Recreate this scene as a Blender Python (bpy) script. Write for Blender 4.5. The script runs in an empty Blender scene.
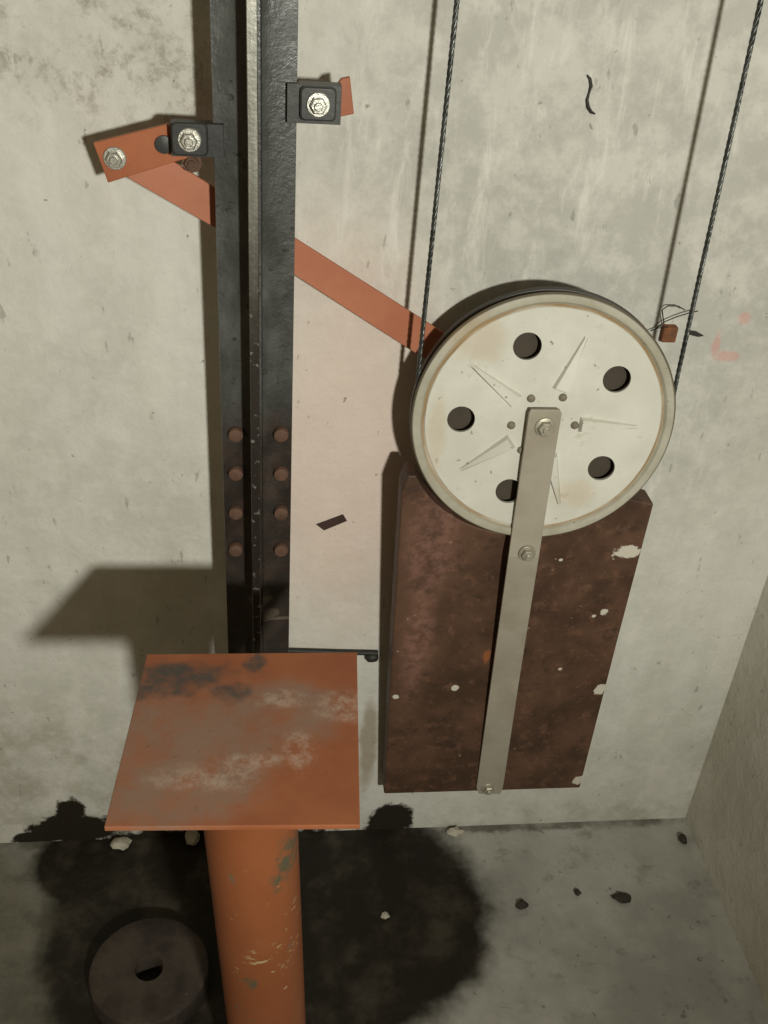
import bpy, bmesh, math, random
from mathutils import Vector, Matrix, noise as mnoise
random.seed(7)
S = bpy.context.scene
COL = S.collection

# ------------------------------------------------------------------ camera
FOC = 1000.0                                   # focal length in pixels of a 768 x 1024 frame
Dv = Vector((-116, -661, 1000)).normalized()   # into the wall, in camera axes (x right, y down, z ahead)
Nv = Vector((-116, 1535, 1000)); Nv = (Nv - Dv * Nv.dot(Dv)).normalized()   # straight down
Rv = Nv.cross(Dv)
CAM = Matrix((Rv, Dv, -Nv))                    # camera axes -> world (X along the wall, Y into it, Z up)
cd = bpy.data.cameras.new('camera'); cam = bpy.data.objects.new('camera', cd); COL.objects.link(cam)
rot = Matrix((CAM @ Vector((1, 0, 0)), CAM @ Vector((0, -1, 0)), CAM @ Vector((0, 0, -1)))).transposed()
cam.matrix_world = rot.to_4x4()
cd.sensor_fit = 'VERTICAL'; cd.sensor_height = 36.0; cd.lens = 36.0 * FOC / 1024.0
cd.clip_start = 0.01; cd.clip_end = 50
S.camera = cam

# ------------------------------------------------------------------ light
S.view_settings.view_transform = 'Standard'
try: S.view_settings.look = 'None'
except Exception: pass
S.view_settings.gamma = 1.0
S.view_settings.use_curve_mapping = False
S.view_settings.exposure = 0.0
w = bpy.data.worlds.new('pit_ambient'); S.world = w; w.use_nodes = True
bg = w.node_tree.nodes['Background']; bg.inputs[0].default_value = (1.0, 0.78, 0.46, 1); bg.inputs[1].default_value = 0.15
LAMP = Vector((0.43, -0.95, 0.10)); AIM = Vector((0.06, 1.2, -0.36))
sd = bpy.data.lights.new('inspection_lamp', 'SPOT'); sl = bpy.data.objects.new('inspection_lamp', sd); COL.objects.link(sl)
sd.energy = 166; sd.color = (0.985, 0.985, 0.89); sd.spot_size = math.radians(84); sd.spot_blend = 1.0; sd.shadow_soft_size = 0.045
sl.location = LAMP
sl.rotation_euler = (AIM - LAMP).to_track_quat('-Z', 'Y').to_euler()

# ------------------------------------------------------------------ measuring helpers
WY, FZ, RX = 1.2, -1.481, 0.785                # wall, floor, right wall
def ray(px, py): return CAM @ Vector((px - 384, py - 512, FOC))
def at(px, py, Y): r = ray(px, py); return r * (Y / r.y)
def atz(px, py, Z): r = ray(px, py); return r * (Z / r.z)
def on(px, py, P0, n): r = ray(px, py); return r * (P0.dot(n) / r.dot(n))

# ------------------------------------------------------------------ object helpers
def tag(o, label=None, cat=None, group=None, kind=None):
    if label: o['label'] = label
    if cat: o['category'] = cat
    if group: o['group'] = group
    if kind: o['kind'] = kind
    return o
def thing(name, label, cat, loc, group=None):
    o = bpy.data.objects.new(name, None); COL.objects.link(o); o.location = loc; o.empty_display_size = 0.02
    return tag(o, label, cat, group)
def world_loc(o):
    p = Vector((0, 0, 0))
    while o is not None: p += o.location; o = o.parent
    return p
def obj(name, bm, mat, parent=None, smooth=None, loc=None, bevel=None):
    """link bm (world coordinates) as one object whose origin is loc or its parent's origin"""
    base = Vector(loc) if loc is not None else (world_loc(parent) if parent else Vector((0, 0, 0)))
    bmesh.ops.translate(bm, verts=bm.verts, vec=-base)
    bmesh.ops.recalc_face_normals(bm, faces=bm.faces)
    me = bpy.data.meshes.new(name); bm.to_mesh(me); bm.free()
    me.materials.append(mat)
    o = bpy.data.objects.new(name, me); COL.objects.link(o)
    if parent: o.parent = parent; o.location = base - world_loc(parent)
    else: o.location = base
    if smooth is not None:
        for p in me.polygons: p.use_smooth = True
        me.set_sharp_from_angle(angle=math.radians(smooth))
    if bevel:
        md = o.modifiers.new('bevel', 'BEVEL'); md.width = bevel; md.segments = 2; md.limit_method = 'ANGLE'; md.angle_limit = math.radians(40)
    return o
def box(bm, lo, hi, M=None):
    r = bmesh.ops.create_cube(bm, size=1)['verts']
    for v in r:
        v.co = Vector([lo[i] + (v.co[i] + .5) * (hi[i] - lo[i]) for i in range(3)])
        if M: v.co = M @ v.co
    return r
def prism(bm, pts, d):
    """closed solid: polygon pts swept by vector d"""
    a = [bm.verts.new(p) for p in pts]; b = [bm.verts.new(Vector(p) + d) for p in pts]
    bm.faces.new(a); bm.faces.new(b[::-1]); n = len(a)
    for i in range(n): bm.faces.new((a[i], b[i], b[(i + 1) % n], a[(i + 1) % n]))
def loft(bm, rings, caps=True, close=False):
    R = [[bm.verts.new(p) for p in r] for r in rings]; n = len(R[0])
    for i in range(len(R) - (0 if close else 1)):
        A, B = R[i], R[(i + 1) % len(R)]
        for j in range(n): bm.faces.new((A[j], A[(j + 1) % n], B[(j + 1) % n], B[j]))
    if caps and not close: bm.faces.new(R[0][::-1]); bm.faces.new(R[-1])
def frame_of(z):
    z = Vector(z).normalized(); x = z.orthogonal().normalized(); return x, z.cross(x), z
def lathe(bm, prof, c, axis, seg=48, caps=True, start=0.0):
    """prof: [(radius, height along axis)]"""
    x, y, z = frame_of(axis); c = Vector(c)
    loft(bm, [[c + z * h + (x * math.cos(start + 2 * math.pi * k / seg) + y * math.sin(start + 2 * math.pi * k / seg)) * r for k in range(seg)] for r, h in prof], caps)
def tube(bm, pts, r, seg=8, taper=None):
    pts = [Vector(p) for p in pts]; rings = []; u = None
    for i, p in enumerate(pts):
        t = (pts[min(i + 1, len(pts) - 1)] - pts[max(i - 1, 0)]).normalized()
        u = t.orthogonal().normalized() if u is None else (u - t * u.dot(t)).normalized()
        v = t.cross(u); rr = r if taper is None else r * taper[i]
        rings.append([p + (u * math.cos(2 * math.pi * k / seg) + v * math.sin(2 * math.pi * k / seg)) * rr for k in range(seg)])
    loft(bm, rings)
def hex_bolt(bm, c, axis, r, h, washer=True, hex_=True, stud=True):
    """washer, hexagonal head and stub of thread; c on the clamped surface"""
    z = 0
    if washer: lathe(bm, [(r * 1.35, 0), (r * 1.35, h * .22), (r * 1.28, h * .27)], c, axis, 24); z = h * .25
    n = 6 if hex_ else 20
    lathe(bm, [(r, z), (r, z + h * .62), (r * .84, z + h * .75)], c, axis, n, start=.3)
    if stud: lathe(bm, [(r * .5, z + h * .7), (r * .5, z + h * 1.05), (r * .4, z + h * 1.13)], c, axis, 16)

# ------------------------------------------------------------------ material helpers
class NT:
    def __init__(s, name):
        s.m = bpy.data.materials.new(name); s.m.use_nodes = True; s.t = s.m.node_tree; s.b = s.t.nodes['Principled BSDF']
        s.geo = s.t.nodes.new('ShaderNodeTexCoord').outputs['Object']
    def nd(s, ty, **k):
        n = s.t.nodes.new(ty)
        for a, v in k.items(): setattr(n, a, v)
        return n
    def put(s, sock, v):
        if hasattr(v, 'is_output'): s.t.links.new(v, sock)
        elif isinstance(v, (tuple, list)) and len(v) == 3 and sock.type == 'RGBA': sock.default_value = (*v, 1)
        else: sock.default_value = v
    def math(s, op, a, b=0.0, clamp=False):
        n = s.nd('ShaderNodeMath', operation=op, use_clamp=clamp); s.put(n.inputs[0], a); s.put(n.inputs[1], b); return n.outputs[0]
    def vmath(s, op, a, b):
        n = s.nd('ShaderNodeVectorMath', operation=op); s.put(n.inputs[0], a); s.put(n.inputs[1], b); return n.outputs['Value'] if op in ('LENGTH', 'DISTANCE') else n.outputs[0]
    def noise(s, scale, detail=4, rough=.55, vec=None, stretch=None, dist=0.0, off=(0, 0, 0)):
        v = vec or s.geo
        if stretch or any(off):
            mp = s.nd('ShaderNodeMapping'); s.put(mp.inputs[0], v); mp.inputs['Scale'].default_value = stretch or (1, 1, 1); mp.inputs['Location'].default_value = off; v = mp.outputs[0]
        n = s.nd('ShaderNodeTexNoise'); s.put(n.inputs['Vector'], v); n.inputs['Scale'].default_value = scale; n.inputs['Detail'].default_value = detail
        n.inputs['Roughness'].default_value = rough; n.inputs['Distortion'].default_value = dist
        return n.outputs[0]
    def ramp(s, f, lo, hi, a=0.0, b=1.0, smooth=True):
        n = s.nd('ShaderNodeMapRange', interpolation_type='SMOOTHSTEP' if smooth else 'LINEAR', clamp=True)
        s.put(n.inputs[0], f); n.inputs[1].default_value = lo; n.inputs[2].default_value = hi; n.inputs[3].default_value = a; n.inputs[4].default_value = b
        return n.outputs[0]
    def mix(s, f, a, b, blend='MIX'):
        n = s.nd('ShaderNodeMix', data_type='RGBA', blend_type=blend); s.put(n.inputs[0], f); s.put(n.inputs[6], a); s.put(n.inputs[7], b); return n.outputs[2]
    def ell(s, spots, edge=.35, wob=.35, wscale=18, wdet=5):
        """mask: union of ellipsoids (centre, radii) with a ragged outline"""
        n = s.noise(wscale, wdet, .65); w_ = s.math('MULTIPLY', s.math('SUBTRACT', n, .5), wob * 2.6); out = None
        for c, r in spots:
            d = s.vmath('SUBTRACT', s.geo, tuple(c)); d = s.vmath('DIVIDE', d, tuple(r)); l = s.vmath('LENGTH', d, (0, 0, 0))
            out = l if out is None else s.math('MINIMUM', out, l)
        return s.ramp(s.math('ADD', out, w_), 1 + edge * .5, 1 - edge * .5)
    def fin(s, col, rough=.7, metal=0.0, bump=None, bd=.001, bstr=.6, spec=.35):
        s.put(s.b.inputs['Base Color'], col); s.put(s.b.inputs['Roughness'], rough); s.put(s.b.inputs['Metallic'], metal)
        s.b.inputs['Specular IOR Level'].default_value = spec
        if bump is not None:
            bn = s.nd('ShaderNodeBump'); bn.inputs['Strength'].default_value = bstr; bn.inputs['Distance'].default_value = bd
            s.put(bn.inputs['Height'], bump); s.t.links.new(bn.outputs[0], s.b.inputs['Normal'])
        return s.m
BIG = 10.0
def wspot(px, py, rx, rz): p = at(px, py, WY); return ((p.x, WY, p.z), (rx, BIG, rz))
def fspot(px, py, rx, ry): p = atz(px, py, FZ); return ((p.x, p.y, FZ), (rx, ry, BIG))

# whitewashed plaster of the back wall
def wall_material():
    t = NT('whitewashed_plaster')
    c = t.mix(t.ramp(t.noise(2.6, 5, .6), .35, .65), (.50, .485, .425), (.60, .585, .53))
    c = t.mix(t.math('MULTIPLY', t.ramp(t.noise(9, 6, .68, stretch=(1.2, 1, .6)), .46, .66), .55), c, (.65, .63, .56))
    c = t.mix(t.math('MULTIPLY', t.ramp(t.noise(6, 6, .7, off=(3, 1, 7)), .52, .70), .5), c, (.41, .395, .345))
    vs = t.ramp(t.noise(11, 4, .6, stretch=(1.6, 1, .22)), .36, .64, 0, 1)
    c = t.mix(t.math('MULTIPLY', vs, .32), c, (.47, .45, .385))
    mt = t.ramp(t.noise(24, 6, .72, off=(1, 5, 2)), .42, .64, 0, 1)
    c = t.mix(t.math('MULTIPLY', mt, .36), c, (.68, .66, .60))
    # greyer plaster to the upper right, pinkish lens shading put into the colour beside the rail
    g = t.ell([wspot(570, 120, .30, .26), wspot(720, 250, .2, .3)], .9, .5, 6)
    c = t.mix(t.math('MULTIPLY', g, .7), c, t.mix(t.ramp(t.noise(18, 6, .72), .40, .64), (.36, .35, .315), (.52, .505, .455)))
    p = t.ell([wspot(345, 470, .12, .28)], 1.2, .3, 8)
    c = t.mix(t.math('MULTIPLY', p, .6), c, (.68, .51, .43))
    # brushed slanting white strokes
    mp = t.nd('ShaderNodeMapping'); t.put(mp.inputs[0], t.geo); mp.inputs['Rotation'].default_value = (0, math.radians(18), 0); mp.inputs['Scale'].default_value = (20, 1, 4.6)
    st = t.ramp(t.noise(2.0, 6, .68, vec=mp.outputs[0], dist=.6), .50, .72)
    st = t.math('MULTIPLY', st, t.ell([wspot(530, 150, .26, .26), wspot(640, 560, .12, .3)], .8, .4, 8))
    c = t.mix(t.math('MULTIPLY', st, .65), c, (.68, .65, .59))
    # mould at the top
    mo = t.math('MULTIPLY', t.ell([wspot(120, 40, .20, .085), wspot(30, 10, .12, .07), wspot(190, 110, .06, .05)], .9, .6, 14), t.ramp(t.noise(38, 6, .75), .48, .74))
    c = t.mix(t.math('MULTIPLY', mo, .7), c, (.20, .18, .13))
    # greenish damp band low on the wall
    dp = t.math('MULTIPLY', t.ell([wspot(30, 780, .3, .16), wspot(560, 820, .4, .05)], .9, .5, 10), t.ramp(t.noise(16, 5, .7), .40, .65))
    c = t.mix(t.math('MULTIPLY', dp, .45), c, (.27, .25, .17))
    # specks, scratches
    sp = t.ramp(t.noise(75, 3, .6), .685, .73)
    c = t.mix(t.math('MULTIPLY', sp, .65), c, (.14, .12, .09))
    sc = t.math('MULTIPLY', t.ramp(t.noise(58, 4, .6, stretch=(1, 1, .4), off=(2, 0, 5)), .66, .72), .4)
    c = t.mix(sc, c, (.13, .12, .10))
    rd = t.math('MULTIPLY', t.ell([wspot(728, 356, .017, .008), wspot(745, 318, .008, .008), wspot(716, 345, .006, .018)], .7, .6, 60), .42)
    c = t.mix(rd, c, (.60, .24, .20))
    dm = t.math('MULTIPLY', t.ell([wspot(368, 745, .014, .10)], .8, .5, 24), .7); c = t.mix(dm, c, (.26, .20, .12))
    # oily splash where wall meets floor
    oil = t.ell([wspot(75, 828, .075, .04), wspot(70, 812, .028, .04), wspot(390, 824, .045, .05), wspot(215, 852, .265, .082), wspot(40, 838, .045, .016)], .24, .6, 22)
    c = t.mix(oil, c, (.022, .018, .012))
    h = t.math('ADD', t.noise(14, 6, .65), t.math('MULTIPLY', t.noise(90, 3, .6), .25))
    return t.fin(c, t.ramp(oil, 0, 1, .85, .5), 0, h, .006, .55, .2)
def floor_material():
    t = NT('oil_stained_concrete')
    c = t.mix(t.ramp(t.noise(5, 6, .62), .33, .68), (.285, .28, .245), (.45, .44, .395))
    c = t.mix(t.math('MULTIPLY', t.ramp(t.noise(22, 5, .7), .55, .72), .5), c, (.16, .15, .115))
    c = t.mix(t.math('MULTIPLY', t.ramp(t.noise(70, 3, .6), .66, .72), .6), c, (.09, .08, .06))
    joint = t.math('MULTIPLY', t.ell([((0, WY + .005, FZ), (BIG, .02, BIG))], .6, .8, 26), t.ramp(t.noise(9, 4, .6), .36, .62))
    c = t.mix(t.math('MULTIPLY', joint, .75), c, (.07, .062, .04))
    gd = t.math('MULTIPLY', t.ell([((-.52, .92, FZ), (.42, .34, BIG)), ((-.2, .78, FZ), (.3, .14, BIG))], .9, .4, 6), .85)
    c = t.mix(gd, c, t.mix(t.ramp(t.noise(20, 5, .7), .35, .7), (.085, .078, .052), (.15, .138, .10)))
    oil = t.ell([((.14, 1.03, FZ), (.24, .23, BIG)), ((-.12, 1.02, FZ), (.235, .30, BIG)), ((.0, 1.12, FZ), (.32, .10, BIG)), ((-.27, 1.15, FZ), (.13, .09, BIG))], .22, .17, 7, 4)
    oc = t.mix(t.ramp(t.noise(12, 5, .65), .45, .72), (.016, .013, .009), (.055, .046, .032))
    c = t.mix(oil, c, oc)
    h = t.math('ADD', t.noise(16, 6, .65), t.math('MULTIPLY', t.noise(80, 3, .6), .3))
    return t.fin(c, t.ramp(oil, 0, 1, .85, .55), 0, h, .004, .5, .25)
def side_material():
    t = NT('grey_rendered_wall')
    c = t.mix(t.ramp(t.noise(4, 6, .65), .35, .66), (.58, .57, .49), (.73, .72, .65))
    c = t.mix(t.math('MULTIPLY', t.ramp(t.noise(60, 3, .6), .66, .72), .55), c, (.13, .12, .09))
    h = t.math('ADD', t.noise(18, 6, .65), t.math('MULTIPLY', t.noise(90, 3, .6), .3))
    return t.fin(c, .88, 0, h, .006, .6, .2)
def painted_metal(name, base, dark, chip, chips=.62, rough=.5, scale=30, metal=0.0, bd=.0008):
    t = NT(name)
    c = t.mix(t.ramp(t.noise(scale * .3, 5, .6), .35, .68), base, dark)
    c = t.mix(t.ramp(t.noise(scale, 5, .7), chips, chips + .05), c, chip)
    return t.fin(c, rough, metal, t.noise(scale * 2, 5, .65), bd, .5)

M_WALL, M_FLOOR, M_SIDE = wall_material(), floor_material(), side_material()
M_BRACE = painted_metal('faded_orange_paint', (.42, .155, .085), (.36, .125, .065), (.16, .06, .035), .70, .55)
M_CROSS = painted_metal('orange_primer_paint', (.36, .115, .045), (.29, .085, .035), (.10, .04, .02), .68, .5)
M_CLIP = painted_metal('dark_grey_steel', (.058, .058, .054), (.04, .04, .038), (.10, .08, .06), .7, .42, 40, .3)
M_BOLT = painted_metal('zinc_plated_steel', (.55, .54, .48), (.42, .41, .36), (.16, .11, .06), .68, .33, 160, .75)
M_RUSTBOLT = painted_metal('rusty_steel', (.13, .07, .045), (.085, .046, .03), (.2, .12, .08), .62, .7, 150, .15)
M_ANCHOR = painted_metal('orange_rust', (.24, .085, .03), (.12, .05, .025), (.05, .03, .02), .6, .8, 120)
M_WIRE = painted_metal('black_wire', (.022, .02, .017), (.03, .026, .02), (.07, .05, .03), .7, .55, 200)
M_ROPE = painted_metal('greasy_wire_rope', (.115, .12, .112), (.05, .053, .048), (.03, .025, .02), .66, .3, 220, .7)
M_STRAP = painted_metal('dull_grey_painted_steel', (.335, .30, .24), (.28, .245, .19), (.15, .085, .04), .70, .5, 45)
M_TAPE = painted_metal('dark_brown_tape', (.055, .03, .022), (.04, .024, .018), (.09, .05, .035), .7, .6, 80)
M_PLASTER = painted_metal('plaster_crumb', (.50, .47, .38), (.36, .33, .26), (.22, .2, .15), .66, .9, 200)
M_DIRT = painted_metal('dark_dirt_crumb', (.05, .042, .032), (.03, .026, .02), (.10, .08, .05), .66, .9, 200)
def rail_material():
    t = NT('black_rail_steel')
    sep = t.nd('ShaderNodeSeparateXYZ'); t.put(sep.inputs[0], t.geo); z = t.math('ADD', sep.outputs[2], FZ)
    c = t.mix(t.ramp(t.noise(14, 5, .65, stretch=(1, 1, .4)), .4, .68), (.05, .051, .047), (.105, .107, .099))
    c = t.mix(t.math('MULTIPLY', t.ramp(t.noise(60, 4, .7), .60, .66), .7), c, (.018, .017, .015))
    rust = t.ramp(t.math('ADD', z, t.math('MULTIPLY', t.noise(9, 5, .6), .22)), -.40, -.52)
    c = t.mix(t.math('MULTIPLY', rust, .8), c, t.mix(t.ramp(t.noise(30, 5, .7), .42, .66), (.020, .013, .009), (.050, .030, .020)))
    m = t.ell([((.002, 0, .621), (.014, BIG, .008)), ((.018, 0, .596), (.01, BIG, .009)), ((.032, 0, .586), (.02, BIG, .003))], .6, .7, 60)
    c = t.mix(t.math('MULTIPLY', m, .5), c, (.2, .16, .12))
    return t.fin(c, t.ramp(t.noise(25, 4, .6), .3, .7, .28, .48), .25, t.noise(150, 4, .65), .0012, .6, .5)
def blade_material():
    t = NT('machined_guide_steel')
    sep = t.nd('ShaderNodeSeparateXYZ'); t.put(sep.inputs[0], t.geo); z = t.math('ADD', sep.outputs[2], FZ)
    c = t.mix(t.ramp(t.noise(30, 4, .6, stretch=(3, 1, .15)), .35, .7), (.34, .33, .28), (.20, .195, .17))
    worn = t.ramp(t.math('ADD', z, t.math('MULTIPLY', t.noise(20, 4, .6), .16)), -.10, -.42)
    gl = t.ramp(t.noise(110, 3, .6), .60, .67)
    c2 = t.mix(gl, (.05, .042, .034), (.30, .29, .26))
    return t.fin(t.mix(worn, c, c2), t.ramp(worn, 0, 1, .36, .42), .75, t.noise(120, 3, .6), .0008, .4, .5)
M_RAIL, M_BLADE = rail_material(), blade_material()

# ------------------------------------------------------------------ the setting
def slab(name, lo, hi, mat):
    bm = bmesh.new(); box(bm, lo, hi); return tag(obj(name, bm, mat), kind='structure')
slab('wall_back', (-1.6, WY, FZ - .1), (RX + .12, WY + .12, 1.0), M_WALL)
slab('wall_right', (RX, -.6, FZ - .1), (RX + .12, WY, 1.0), M_SIDE)
slab('floor', (-1.6, -.6, FZ - .1), (RX, WY, FZ), M_FLOOR)

# ------------------------------------------------------------------ guide rail
XC, RYF = -.0135, 1.095                         # rail centre and front of its flange
ZB, ZT = FZ, .55
rail = thing('guide_rail', 'tall black steel T-section guide rail running up the wall with two rows of bolts', 'rail', (XC, RYF, FZ))
bm = bmesh.new()
sec = [(-.0430, 0), (-.0425, -.0012), (-.016, -.0030), (-.0075, -.007), (-.0060, -.018), (-.0060, -.022), (.0060, -.022), (.0060, -.018), (.0075, -.007), (.016, -.0030), (.0425, -.0012), (.0430, 0), (.0430, .008), (-.0430, .008)]
prism(bm, [(XC + x, RYF + y, ZB) for x, y in sec], Vector((0, 0, ZT - ZB)))
obj('flange', bm, M_RAIL, rail, 35)
bm = bmesh.new()
sec = [(-.0068, -.021), (-.0068, -.0535), (-.0060, -.055), (.0028, -.055), (.0036, -.0535), (.0036, -.021)]
prism(bm, [(XC + x, RYF + y, ZB) for x, y in sec], Vector((0, 0, ZT - ZB)))
tag(obj('blade', bm, M_BLADE, rail, 35), 'worn bare steel running edge of the rail')
bm = bmesh.new()
zt, zb = at(258, 405, RYF).z, at(258, 580, RYF).z
box(bm, (XC - .041, RYF + .0082, zb), (XC + .041, RYF + .024, zt)); obj('joint_plate', bm, M_RUSTBOLT, rail, bevel=.001)
for py in (433, 472, 511, 548):
    for px in (236, 281):
        p = at(px, py, RYF - .003); bm = bmesh.new()
        lathe(bm, [(.0092, .0025), (.0094, .0), (.0094, .0055), (.0085, .0078), (.005, .0085)], p, (0, -1, 0), 18)
        tag(obj('bolt', bm, M_RUSTBOLT, rail, 40), 'brown rusty round bolt head')

# ------------------------------------------------------------------ rail bracket: tilted cross bar, long brace, clips
BYF = 1.1035                                     # front of the cross bar
bp = at(115, 158, BYF)
br = thing('rail_bracket', 'orange painted steel bracket with long slanting brace behind the black rail', 'bracket', bp)
bm = bmesh.new()
pts = [at(x, y, BYF) for x, y in ((93, 143), (168, 124), (172, 129), (222, 127), (288, 99), (332, 92), (341, 79), (350, 77), (354, 114), (340, 117), (296, 119), (222, 150), (178, 161), (108, 183))]
prism(bm, pts, Vector((0, .0075, 0)))
k = at(252, 122, BYF + .007); box(bm, (k.x - .014, k.y, k.z - .010), (k.x + .014, WY + .0005, k.z + .010))      # stay into the wall behind the rail
obj('cross_bar', bm, M_CROSS, br, bevel=.0009)
# the brace: from behind the cross bar at the left, down to the wall at the right
A, B = at(130, 168, 1.1135), at(436, 346, 1.180)
ax = (B - A).normalized(); nrm = Vector((ax.y, -ax.x, 0)).normalized()
bm = bmesh.new()
pts = [on(x, y, A, nrm) for x, y in ((118, 138), (150, 147), (293, 237), (447, 335), (462, 346), (458, 377), (420, 356), (293, 274), (210, 225), (128, 178))]
prism(bm, pts, -nrm * .006 if nrm.y < 0 else nrm * .006)
e = on(452, 357, A, nrm) + Vector((0, .006, 0))
box(bm, (e.x - .012, e.y - .001, e.z - .012), (e.x + .012, WY + .0005, e.z + .012))
tag(obj('brace', bm, M_BRACE, br, bevel=.0008), 'faded pinkish orange flat bar')
bm = bmesh.new(); hex_bolt(bm, bp + Vector((0, 0, 0)), (0, -1, 0), .0088, .010); obj('bolt', bm, M_BOLT, br, 35)
bm = bmesh.new(); lathe(bm, [(.004, 0), (.0092, .0), (.0092, .004), (.004, .005)], at(164, 144, BYF), (0, -1, 0), 20)
obj('bolt', bm, M_CLIP, br, 35)  # dark disc added in place of the bar's dark slot, not a fastener
p = at(192, 162, BYF + .007); bm = bmesh.new(); hex_bolt(bm, p, (0, -1, 0), .008, .008); obj('bolt', bm, M_RUSTBOLT, br, 35)
for (x0, y0, x1, y1, cx, cy, sgn) in ((171, 123, 224, 156, 190, 138, 1), (287, 84, 341, 123, 318, 103, -1)):
    c = at((x0 + x1) / 2, (y0 + y1) / 2, RYF - .006)
    cw = abs(at(x1, cy, RYF - .006).x - at(x0, cy, RYF - .006).x) / 2; ch = abs(at(cx, y1, RYF - .006).z - at(cx, y0, RYF - .006).z) / 2
    bm = bmesh.new()
    # foot beside the flange and a lip that bites over it
    box(bm, (c.x - cw, RYF - .011, c.z - ch), (c.x + cw, RYF - .0022, c.z + ch))
    fx = (c.x - cw, XC - .0445) if sgn > 0 else (XC + .0445, c.x + cw)
    box(bm, (fx[0], RYF - .0025, c.z - ch), (fx[1], BYF, c.z + ch))
    k = at(cx, cy, RYF - .011)
    # raised rounded pad round the bolt
    pw, ph = .0185, .0165
    out = []
    for qx, qz, a0_ in ((1, 1, 0), (-1, 1, 90), (-1, -1, 180), (1, -1, 270)):
        for s in range(5):
            an = math.radians(a0_ + s * 22.5); out.append((k.x + qx * (pw - .005) + .005 * math.cos(an), k.z + qz * (ph - .005) + .005 * math.sin(an)))
    loft(bm, [[(x, RYF - .0112, z) for x, z in out], [(x, RYF - .0165, z) for x, z in out], [(k.x + (x - k.x) * .9, RYF - .018, k.z + (z - k.z) * .9) for x, z in out]])
    cl = obj('rail_clip', bm, M_CLIP, br, bevel=.001); tag(cl, 'dark grey forged clip gripping the rail')
    bm = bmesh.new(); hex_bolt(bm, Vector((k.x, RYF - .018, k.z)), (0, -1, 0), .0088, .010)
    tag(obj('bolt', bm, M_BOLT, cl, 35), 'shiny zinc bolt')

# ------------------------------------------------------------------ pulley weight hanging in the rope
PA, PB, PR = -.07, .08, .1690                   # yaw, lean and radius of the wheel
PC = Vector((.3458, 1.0998, -.5822))
n_ = Vector((PA, -1, PB)).normalized(); u_ = n_.cross(Vector((0, 0, 1))); u_ = (u_ if u_.x > 0 else -u_).normalized(); v_ = n_.cross(u_)
v_ = v_ if v_.z > 0 else -v_
WM = Matrix(((u_.x, v_.x, n_.x, 0), (u_.y, v_.y, n_.y, 0), (u_.z, v_.z, n_.z, 0), (0, 0, 0, 1))) @ Matrix.Scale(.993, 4)   # wheel axes: z towards the room
pw_ = thing('tension_pulley', 'large white spoked pulley wheel with brown weight block bolted below by grey strap', 'pulley', PC)
def wobj(name, bm, mat, smooth=None, parent=None, bevel=None):
    o = obj(name, bm, mat, None, smooth, (0, 0, 0), bevel); par = parent or pw_; o.parent = par
    o.matrix_local = WM if par is pw_ else Matrix.Identity(4); return o
def wheel_material():
    t = NT('dirty_white_wheel_paint')
    c = t.mix(t.ramp(t.noise(14, 5, .6), .35, .7), (.53, .515, .445), (.60, .59, .52))
    sep = t.nd('ShaderNodeSeparateXYZ'); t.put(sep.inputs[0], t.geo)
    cmb = t.nd('ShaderNodeCombineXYZ'); t.put(cmb.inputs[0], sep.outputs[0]); t.put(cmb.inputs[1], sep.outputs[1])
    r = t.vmath('LENGTH', cmb.outputs[0], (0, 0, 0))
    wob = t.math('MULTIPLY', t.math('SUBTRACT', t.noise(9, 4, .6), .5), .006)
    rr = t.math('ADD', r, wob)
    rim = t.ramp(rr, .1530, .1550)
    c = t.mix(t.math('MULTIPLY', rim, .8), c, t.mix(t.ramp(t.noise(20, 5, .6), .35, .65), (.26, .235, .165), (.36, .335, .26)))
    ring = t.math('MULTIPLY', t.ramp(t.math('ABSOLUTE', t.math('SUBTRACT', rr, .1530)), .0030, .0006), t.ramp(t.noise(8, 4, .6), .30, .60, .35, 1.0))
    c = t.mix(ring, c, (.27, .175, .08))
    edge = t.math('MULTIPLY', t.ramp(r, .1652, .1672), .93); c = t.mix(edge, c, (.10, .08, .05))
    sm = t.math('MULTIPLY', t.ramp(t.noise(26, 6, .75), .60, .70), .4); c = t.mix(sm, c, (.38, .32, .22))
    ds = t.math('MULTIPLY', t.ramp(t.noise(95, 3, .6), .685, .72), .7); c = t.mix(ds, c, (.10, .075, .045))
    rs = t.math('MULTIPLY', t.ell([((-.095, .105, 0), (.035, .03, BIG)), ((-.135, -.02, 0), (.012, .05, BIG)), ((0.055, -.1, 0), (.03, .02, BIG))], .9, .6, 25), .28); c = t.mix(rs, c, (.42, .27, .12))
    back = t.ramp(sep.outputs[2], -.001, -.004); c = t.mix(back, c, (.05, .045, .038))
    return t.fin(c, .5, 0, t.noise(60, 4, .6), .0006, .4, .35)
M_WHEEL = wheel_material()
bm = bmesh.new()
# rim with its rope groove: a closed ring profile (radius, z)
prof = [(.1495, .0080), (.1520, .0060), (.1545, .0066), (.1575, .0098), (.1620, .0105), (.1670, .0100), (.1682, .0085), (PR, .0070), (.1682, .0060), (.1640, .0046), (.1585, .0034), (.1580, 0), (.1585, -.0034), (.1640, -.0046), (.1682, -.0060), (PR, -.0080), (PR, -.0155), (.1640, -.0170), (.1560, -.0170), (.1495, -.0060)]
loft(bm, [[(r * math.cos(2 * math.pi * k / 128), r * math.sin(2 * math.pi * k / 128), z) for r, z in prof] for k in range(128)], close=True)
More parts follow.
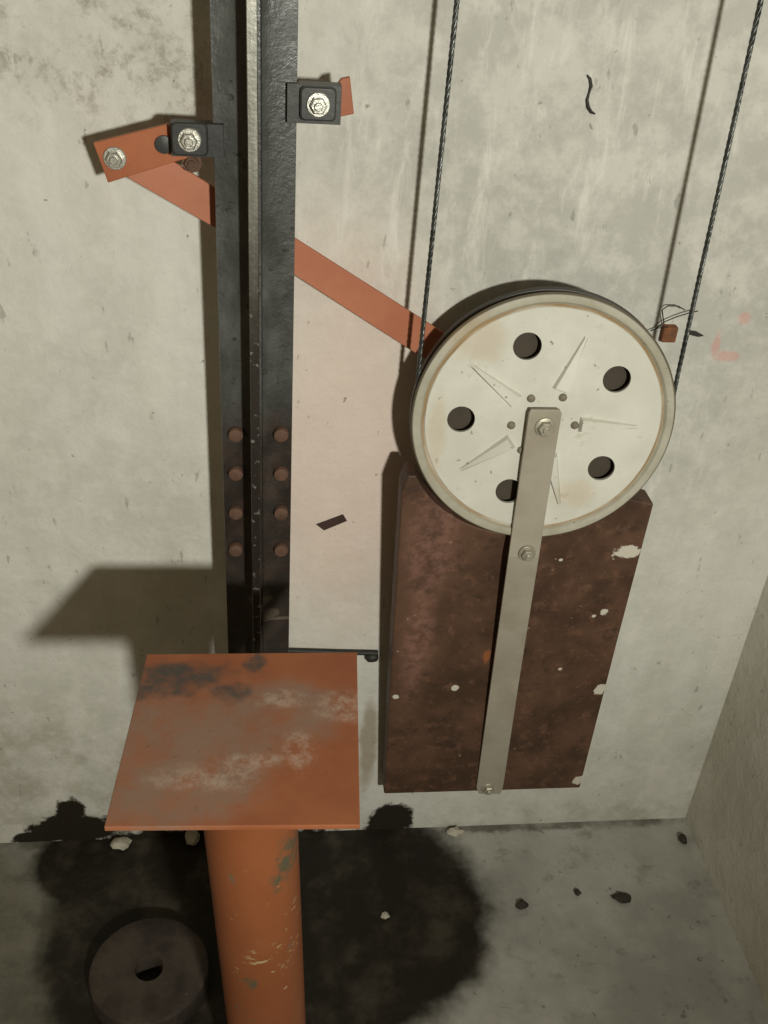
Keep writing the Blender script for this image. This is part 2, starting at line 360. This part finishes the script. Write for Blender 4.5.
# web with five round holes
PH = math.radians(108.4); HR, HO = .0177, .1050
b2 = bmesh.new(); ed = []
def ring2(cx, cy, r, n):
    vs = [b2.verts.new((cx + r * math.cos(2 * math.pi * k / n), cy + r * math.sin(2 * math.pi * k / n), 0)) for k in range(n)]
    for k in range(n): ed.append(b2.edges.new((vs[k], vs[(k + 1) % n])))
ring2(0, 0, .1505, 96)
for k in range(5):
    a = PH - k * math.radians(72); ring2(HO * math.cos(a), HO * math.sin(a), HR, 36)
bmesh.ops.triangle_fill(b2, use_beauty=True, edges=ed)
# drop any fill inside the holes
for f in list(b2.faces):
    m = f.calc_center_median()
    if any((m.x - HO * math.cos(PH - k * 1.256637)) ** 2 + (m.y - HO * math.sin(PH - k * 1.256637)) ** 2 < (HR * .93) ** 2 for k in range(5)): b2.faces.remove(f)
g = bmesh.ops.extrude_face_region(b2, geom=list(b2.faces))
for e_ in g['geom']:
    if isinstance(e_, bmesh.types.BMVert): e_.co.z += .0045
for vv in b2.verts: vv.co.z += .0035
tm = bpy.data.meshes.new('t'); b2.to_mesh(tm); b2.free(); bm.from_mesh(tm); bpy.data.meshes.remove(tm)
# pressed wedge ribs between the holes
ZW = .0080
for k in range(5):
    a = PH - math.radians(36) - k * math.radians(72) - math.radians(0.5); cs, sn = math.cos(a), math.sin(a)
    def P(r, t_, z): return (r * cs - t_ * sn, r * sn + t_ * cs, z)
    lo = [P(.046, -.0105, ZW - .0006), P(.124, -.0026, ZW - .0006), P(.124, .0026, ZW - .0006), P(.046, .0105, ZW - .0006)]
    hi = [P(.0490, -.0078, ZW + .0075), P(.119, -.0011, ZW + .0016), P(.119, .0011, ZW + .0016), P(.0490, .0078, ZW + .0075)]
    loft(bm, [lo, hi])
M_HOLESHADE = painted_metal('dark_brown_hole_shade', (.06, .045, .03), (.045, .034, .024), (.09, .06, .04), .68, .75, 60)
wheel = wobj('pulley_wheel', bm, M_WHEEL, 32)
tag(wheel, 'dirty white wheel with five round holes and rusty rim line')
bm = bmesh.new(); lathe(bm, [(.1510, -.0120), (.1510, -.0090), (.03, -.0086)], (0, 0, 0), (0, 0, 1), 64); tag(wobj('hole_shade_disc', bm, M_HOLESHADE, 35, wheel), 'dark disc added for the shadow seen through the wheel holes')  # shadow behind the holes, put in as an added dark disc
bm = bmesh.new(); lathe(bm, [(.017, ZW - .001), (.017, ZW + .003), (.014, ZW + .0035), (.0135, .0150)], (0, 0, 0), (0, 0, 1), 32)
wobj('hub', bm, M_STRAP, 35, wheel)
M_RIVET = painted_metal('dull_brown_steel', (.21, .18, .13), (.15, .125, .09), (.08, .06, .04), .62, .6, 150)
for px, py in ((531, 398), (563, 397), (511, 425), (575, 425), (521, 450)):
    q = on(px, py, PC + n_ * ZW, n_) - PC; lx, ly = q.dot(u_), q.dot(v_)
    bm = bmesh.new(); lathe(bm, [(.0052, ZW - .001), (.0052, ZW + .002), (.0035, ZW + .0038), (.0012, ZW + .0042)], (lx, ly, 0), (0, 0, 1), 14)
    tag(wobj('rivet', bm, M_RIVET, 40, wheel), 'dark rivet beside the hub')
M_STRAPBOLT = painted_metal('dull_zinc_bolt', (.44, .41, .33), (.33, .30, .23), (.16, .11, .06), .68, .4, 160, .4)
# strap: flat bar from the axle down over the block
SY = 1.0700
def strap_y(z): return SY + (z + .765) * .05 if z > -.765 else SY + (-.765 - z) * .142
def on_strap(px, py):
    Y = SY
    for _ in range(12): Y = strap_y(at(px, py, Y).z)
    return at(px, py, Y)
rows = [((531, 410), (560, 410)), ((529, 414), (562, 414)), ((525.2, 440), (557.5, 440)), ((508.5, 557), (539, 557)), ((492, 676), (520, 676)), ((476.5, 788), (503, 788)), ((479, 794), (500, 794))]
bm = bmesh.new(); rings = []
for (l, r) in rows:
    a, b = on_strap(*l), on_strap(*r); rings.append([a, b, b + Vector((0, .005, 0)), a + Vector((0, .005, 0))])
loft(bm, rings)
strap = obj('hanger_strap', bm, M_STRAP, pw_, bevel=.0008)
tag(strap, 'narrow grey flat steel strap')
for px, py, r in ((545, 427, .0098), (527, 553, .0088), (488, 788, .0090)):
    p = on_strap(px, py); bm = bmesh.new(); hex_bolt(bm, p, (0, -1, 0), r, .009, washer=True); obj('bolt', bm, M_STRAPBOLT, strap, 35)
# block
BP = Vector((.35, 1.100, -.79)); BS = .098; bn_ = Vector((0, -1, -BS)).normalized()
def block_material():
    t = NT('rusty_brown_iron')
    c = t.mix(t.ramp(t.noise(10, 6, .65), .35, .66), (.052, .026, .014), (.105, .053, .031))
    c = t.mix(t.math('MULTIPLY', t.ramp(t.noise(45, 5, .7), .52, .66), .6), c, (.15, .075, .045))
    c = t.mix(t.math('MULTIPLY', t.ramp(t.noise(28, 5, .7, off=(4, 2, 1)), .55, .66), .6), c, (.035, .02, .014))
    def bs(px, py, rx, rz):
        p = on(px, py, BP, bn_) - PC; return ((p.x, p.y, p.z), (rx, BIG, rz))
    wr = t.math('MULTIPLY', t.ell([bs(432, 545, .035, .09), bs(418, 640, .02, .13)], 1.2, .6, 20), t.ramp(t.noise(60, 5, .7), .35, .65, .15, .6))
    c = t.mix(wr, c, (.27, .135, .10))
    ch = t.ell([bs(628, 552, .020, .011), bs(600, 690, .009, .012), bs(604, 612, .006, .007), bs(455, 688, .006, .006), bs(396, 697, .005, .005), bs(579, 780, .012, .010), bs(561, 560, .003, .003), bs(594, 616, .003, .003), bs(560, 669, .003, .003)],   .3, 1.0, 55)
    c = t.mix(ch, c, (.56, .52, .43))
    tn = t.math('MULTIPLY', t.ramp(t.noise(120, 2, .5), .74, .77), .8); c = t.mix(tn, c, (.36, .30, .22))
    og = t.ell([bs(487, 657, .005, .014)], .8, .5, 60); c = t.mix(og, c, (.26, .09, .03))
    return t.fin(c, .62, 0, t.noise(40, 6, .7), .002, .6, .4)
bm = bmesh.new()
# the top is cut out in an arc so that the wheel turns in it
o_ = lambda x, y: on(x, y, BP, bn_)
bz = lambda x, z: Vector((x, BP.y - BS * (z - BP.z), z))
arc = []
for k in range(0, 41):
    q = PC + (u_ * math.cos(math.radians(200 + 145 * k / 40)) + v_ * math.sin(math.radians(200 + 145 * k / 40))) * .1750
    arc.append(bz(q.x, q.z))
tlf, trt = o_(402, 490), o_(654, 504)
left, right = [o_(402, 490), o_(408, 476)], [o_(654, 504)]
arc = [p for p in arc if left[1].x + .004 < p.x and p.z < left[1].z - .001 and (p.x < PC.x or p.z < right[0].z + .012)]
la = Vector((arc[0].x, 0, left[1].z))
pts = left + [bz(la.x, la.z)] + arc + right + [o_(618, 640), o_(580, 788), o_(484, 791), o_(384, 794), o_(392, 650)]
bk = [Vector((p.x, min(p.y + .038, WY - .002), p.z)) for p in pts]
loft(bm, [pts, bk])
tag(obj('weight_block', bm, block_material(), pw_, bevel=.0025), 'heavy rusty brown block with chipped corner')
# spacer behind the strap at the middle bolt
p = on_strap(527, 553); bm = bmesh.new(); lathe(bm, [(.011, .0), (.011, 1.0)], (0, 0, 0), (0, 1, 0), 20)
yb = BP.y - BS * (p.z - BP.z)
for v in bm.verts: v.co = Vector((v.co.x + p.x, (p.y + .005) + v.co.y * (yb - p.y - .005), v.co.z + p.z))
obj('spacer', bm, M_STRAP, pw_, 35)

# ------------------------------------------------------------------ wire rope round the wheel
def rope():
    rg = .1618
    pl, pr = PC - u_ * rg, PC + u_ * rg
    def up(p, pxa, pya):
        q = at(pxa, pya, p.y); d = q - p; d.y = 0; s = (.55 - p.z) / d.z; return p + d * s
    tl, tr = up(pl + v_ * .075, 457, 0), up(pr + v_ * .075, 761, 0)
    path = [tl, pl + v_ * .075, pl] + [PC + (u_ * math.cos(a) + v_ * math.sin(a)) * rg for a in [math.pi + math.pi * k / 60 for k in range(1, 60)]] + [pr, pr + v_ * .075, tr]
    # resample
    L = [0]
    for i in range(1, len(path)): L.append(L[-1] + (path[i] - path[i - 1]).length)
    step = .0045; n = int(L[-1] / step); out = []; j = 0
    for i in range(n + 1):
        s = L[-1] * i / n
        while j < len(L) - 2 and L[j + 1] < s: j += 1
        out.append(path[j].lerp(path[j + 1], (s - L[j]) / (L[j + 1] - L[j])))
    return out, step
cl_, step = rope()
bm = bmesh.new()
tans = [(cl_[min(i + 1, len(cl_) - 1)] - cl_[max(i - 1, 0)]).normalized() for i in range(len(cl_))]
for sidx in range(4):
    pp = []
    for i, p in enumerate(cl_):
        t = tans[i]; e1 = (n_ - t * n_.dot(t)).normalized(); e2 = t.cross(e1); a = 2 * math.pi * (sidx / 4 + i * step / .034)
        pp.append(p + (e1 * math.cos(a) + e2 * math.sin(a)) * .0017)
    tube(bm, pp, .00140, 6)
tag(obj('wire_rope', bm, M_ROPE, None, 60, PC), 'thin dark twisted wire rope passing round the white pulley wheel', 'rope')

# ------------------------------------------------------------------ buffer stand
ZP = -.6928
bl, br_, fr, fl = atz(147, 654, ZP), atz(357, 652, ZP), atz(360, 825, ZP), atz(104, 827, ZP)
cen = (bl + br_ + fr + fl) / 4
st = thing('buffer_stand', 'orange steel stand with square top plate on a round post', 'stand', (cen.x + .03, cen.y + .03, FZ))
def plate_material():
    t = NT('worn_orange_plate_paint')
    def ps(px, py, rx, ry):
        p = atz(px, py, ZP) - world_loc(st); return ((p.x, p.y, p.z), (rx, ry, BIG))
    c = t.mix(t.ramp(t.noise(12, 5, .6), .35, .68), (.24, .075, .030), (.29, .098, .040))
    gr = t.math('MULTIPLY', t.ell([ps(190, 745, .085, .07), ps(280, 710, .07, .04), ps(150, 790, .05, .05)], 1.0, .8, 16), t.ramp(t.noise(22, 5, .7), .32, .62, .3, .9))
    c = t.mix(gr, c, (.215, .14, .10))
    wh = t.math('MULTIPLY', t.ell([ps(300, 750, .014, .02), ps(285, 700, .02, .012), ps(200, 778, .04, .015), ps(345, 708, .025, .02), ps(250, 760, .03, .008)], 1.0, .8, 30), t.ramp(t.noise(70, 5, .75), .38, .66, 0, .6))
    c = t.mix(wh, c, (.42, .33, .26))
    dk = t.math('MULTIPLY', t.ell([ps(185, 677, .045, .020), ps(228, 692, .020, .014), ps(255, 662, .012, .012), ps(165, 690, .03, .012)], .8, .9, 28), t.ramp(t.noise(40, 5, .7), .3, .6, .3, .95))
    c = t.mix(dk, c, (.05, .05, .044))
    sp = t.math('MULTIPLY', t.ramp(t.noise(80, 4, .6), .66, .71), .6); c = t.mix(sp, c, (.15, .06, .03))
    return t.fin(c, .5, 0, t.noise(50, 5, .65), .001, .5, .35)
M_PLATE = plate_material()
bm = bmesh.new(); prism(bm, [bl, br_, fr, fl], Vector((0, 0, -.0055))); obj('top_plate', bm, M_PLATE, st, bevel=.0008)
def post_material():
    t = NT('scuffed_orange_post_paint')
    c = t.mix(t.ramp(t.noise(8, 5, .6, stretch=(1, 1, .5)), .35, .68), (.235, .072, .024), (.28, .09, .034))
    gs = t.math('MULTIPLY', t.ramp(t.noise(30, 5, .7, stretch=(1, 1, .7)), .64, .70), .8); c = t.mix(gs, c, (.16, .12, .075))
    wh = t.math('MULTIPLY', t.ramp(t.noise(55, 3, .6, stretch=(1, 1, 2.5), off=(3, 3, 3)), .69, .73), .7); c = t.mix(wh, c, (.50, .36, .22))
    def qs(px, py, rx, rz): p = at(px, py, .66) - world_loc(st); return ((p.x, p.y, p.z), (rx, BIG, rz))
    sf = t.math('MULTIPLY', t.ell([qs(288, 893, .012, .03), qs(281, 905, .010, .02), qs(250, 1010, .008, .01)], .9, 1.0, 50), t.ramp(t.noise(80, 4, .7), .38, .6)); c = t.mix(sf, c, (.09, .085, .05))
    s2 = t.math('MULTIPLY', t.ell([qs(270, 985, .03, .03), qs(295, 960, .01, .03)], .9, .6, 20), t.ramp(t.noise(70, 3, .6, stretch=(1, 1, 2.2)), .58, .66)); c = t.mix(s2, c, (.42, .32, .17))
    return t.fin(c, .45, 0, t.noise(50, 4, .6), .0008, .4, .4)
CT, CB = Vector((-.0268, .732, ZP - .0055)), Vector((.0060, .748, FZ + .008))
bm = bmesh.new(); loft(bm, [[CT.lerp(CB, f) + Vector((math.cos(2 * math.pi * k / 48), math.sin(2 * math.pi * k / 48), 0)) * .0511 for k in range(48)] for f in (0, .25, .5, .75, 1)])
obj('post', bm, post_material(), st, 40)
bm = bmesh.new(); box(bm, (CB.x - .075, CB.y - .075, FZ), (CB.x + .075, CB.y + .075, FZ + .0082)); obj('base_plate', bm, M_PLATE, st, bevel=.001)

# ------------------------------------------------------------------ iron disc on the floor
DC = Vector((-.181, .922, FZ))
dm = painted_metal('dark_brown_cast_iron', (.075, .058, .045), (.035, .027, .021), (.17, .14, .11), .68, .7, 60, .1, .0015)
bm = bmesh.new()
prof = [(.0200, .004), (.0200, .0375), (.0215, .041), (.060, .041), (.084, .041), (.0885, .0385), (.0900, .034), (.0900, .006), (.0870, 0), (.0230, 0)]
loft(bm, [[DC + Vector((r * math.cos(2 * math.pi * k / 72), r * math.sin(2 * math.pi * k / 72), h)) for r, h in prof] for k in range(72)], close=True)
tag(obj('iron_disc', bm, dm, None, 35, DC), 'dark round iron disc with centre hole lying on the oily floor', 'weight')

# ------------------------------------------------------------------ small things on the wall
# bent black wire
pts = [at(x, y, WY - .0012) for x, y in ((587, 75), (590, 79), (591, 86), (589, 93), (587, 100), (588, 107), (591, 112), (595, 114))]
bm = bmesh.new(); tube(bm, pts, .0019, 8, [.5, 1, 1.1, .7, 1, 1.2, 1, .5])
tag(obj('bent_wire', bm, M_WIRE, None, 60, pts[3]), 'short bent black wire on the bare wall high between the ropes', 'wire')
# tape
q = [at(x, y, WY - .0012) for x, y in ((316, 524.5), (343, 514.5), (347, 521), (324, 530.5))]
bm = bmesh.new(); prism(bm, q, Vector((0, .0014, 0)))
tag(obj('tape_strip', bm, M_TAPE, None, None, q[0]), 'small dark brown strip stuck on the wall between rail and weight block', 'tape')
# rusty anchor with frayed wires
p = at(668, 331, WY)
an = thing('wall_anchor', 'small rusty stub with frayed wires in the wall beside the wheel rim', 'anchor', p)
bm = bmesh.new(); box(bm, (p.x - .011, WY - .012, p.z - .012), (p.x + .009, WY + .001, p.z + .010)); obj('stub', bm, M_ANCHOR, an, bevel=.002)
for seq in (((662, 310), (668, 306), (678, 306), (685, 310)), ((654, 330), (664, 322), (676, 317), (689, 313), (698, 311)), ((650, 331), (658, 328), (668, 327))):
    ps_ = [at(x, y, WY - .010 - .002 * i) for i, (x, y) in enumerate(seq)]
    if seq[0] == (662, 310): ps_ = [at(664, 324, WY - .009)] + ps_
    bm = bmesh.new(); tube(bm, ps_, .0008, 6); obj('wire_strand', bm, M_WIRE, an, 60)
# dark sliver put in for the shadow right of it
q = [at(x, y, WY - .0035) for x, y in ((690, 331), (697, 332), (704, 336), (698, 337), (690, 335))]
bm = bmesh.new(); prism(bm, q, Vector((0, .0040, 0)))
tag(obj('shadow_sliver', bm, M_WIRE, None, None, q[0]), 'tiny dark splinter in the wall to the right of the rusty stub', 'sliver')
# dark rod low on the wall behind the orange plate
a, b = at(236, 650, WY - .007), at(378, 653, WY - .007)
rod = thing('steel_rod', 'thin dark steel rod along the wall just above the orange plate', 'rod', a)
bm = bmesh.new(); tube(bm, [a, a.lerp(b, .3) + Vector((0, 0, .001)), a.lerp(b, .7), b], .0042, 10, [1, 1, 1, 1]); obj('bar', bm, M_WIRE, rod, 60)
bm = bmesh.new(); c = at(372, 657, WY - .008); lathe(bm, [(.004, -.010), (.0075, -.007), (.0085, 0), (.0075, .007), (.004, .010)], c, (1, 0, .1), 12); obj('end_clamp', bm, M_WIRE, rod, 50)

# ------------------------------------------------------------------ crumbs on the floor
def crumb(name, px, py, r, mat, label, cat, sx=1.0, sz=.6):
    p = atz(px, py, FZ); p.y = min(p.y, WY - r * 1.1); bm = bmesh.new(); bmesh.ops.create_icosphere(bm, subdivisions=2, radius=1)
    for v in bm.verts:
        d_ = v.co.normalized(); k = 1 + .45 * mnoise.noise(d_ * 1.9 + Vector((px, py, 0)) * .37)
        v.co = Vector((d_.x * k * r * sx, d_.y * k * r, d_.z * k * r * sz))
    zm = min(v.co.z for v in bm.verts)
    for v in bm.verts: v.co += p - Vector((0, 0, zm))
    return tag(obj(name, bm, mat, None, 30, (p.x, p.y, FZ)), label, cat, 'dark dirt crumbs on the floor' if mat is M_DIRT else 'pale plaster crumbs on the floor')
crumb('dirt_crumb', 522, 907, .0085, M_DIRT, 'dark dirt crumb on the grey floor just right of the oil stain', 'debris', 1.3)
crumb('dirt_crumb', 622, 899, .011, M_DIRT, 'flat dark crumb on the open floor nearest the right wall', 'debris', 1.5, .35)
crumb('dirt_crumb', 577, 894, .006, M_DIRT, 'tiny dark crumb on the floor between two larger crumbs', 'debris')
crumb('dirt_crumb', 682, 841, .010, M_DIRT, 'dark dirt crumb in the corner where the walls meet', 'debris', .8)
crumb('plaster_crumb', 385, 917, .007, M_PLASTER, 'pale plaster crumb in the middle of the black oil stain', 'debris')
crumb('plaster_crumb', 455, 834, .010, M_PLASTER, 'pale plaster crumb against the wall below the weight block', 'debris', 1.5)
crumb('plaster_crumb', 122, 838, .014, M_PLASTER, 'pale plaster flake by the wall under the left corner of the plate', 'debris', 1.3)
crumb('plaster_crumb', 193, 840, .015, M_PLASTER, 'pale plaster flake by the wall close to the orange post', 'debris', .8, .9)
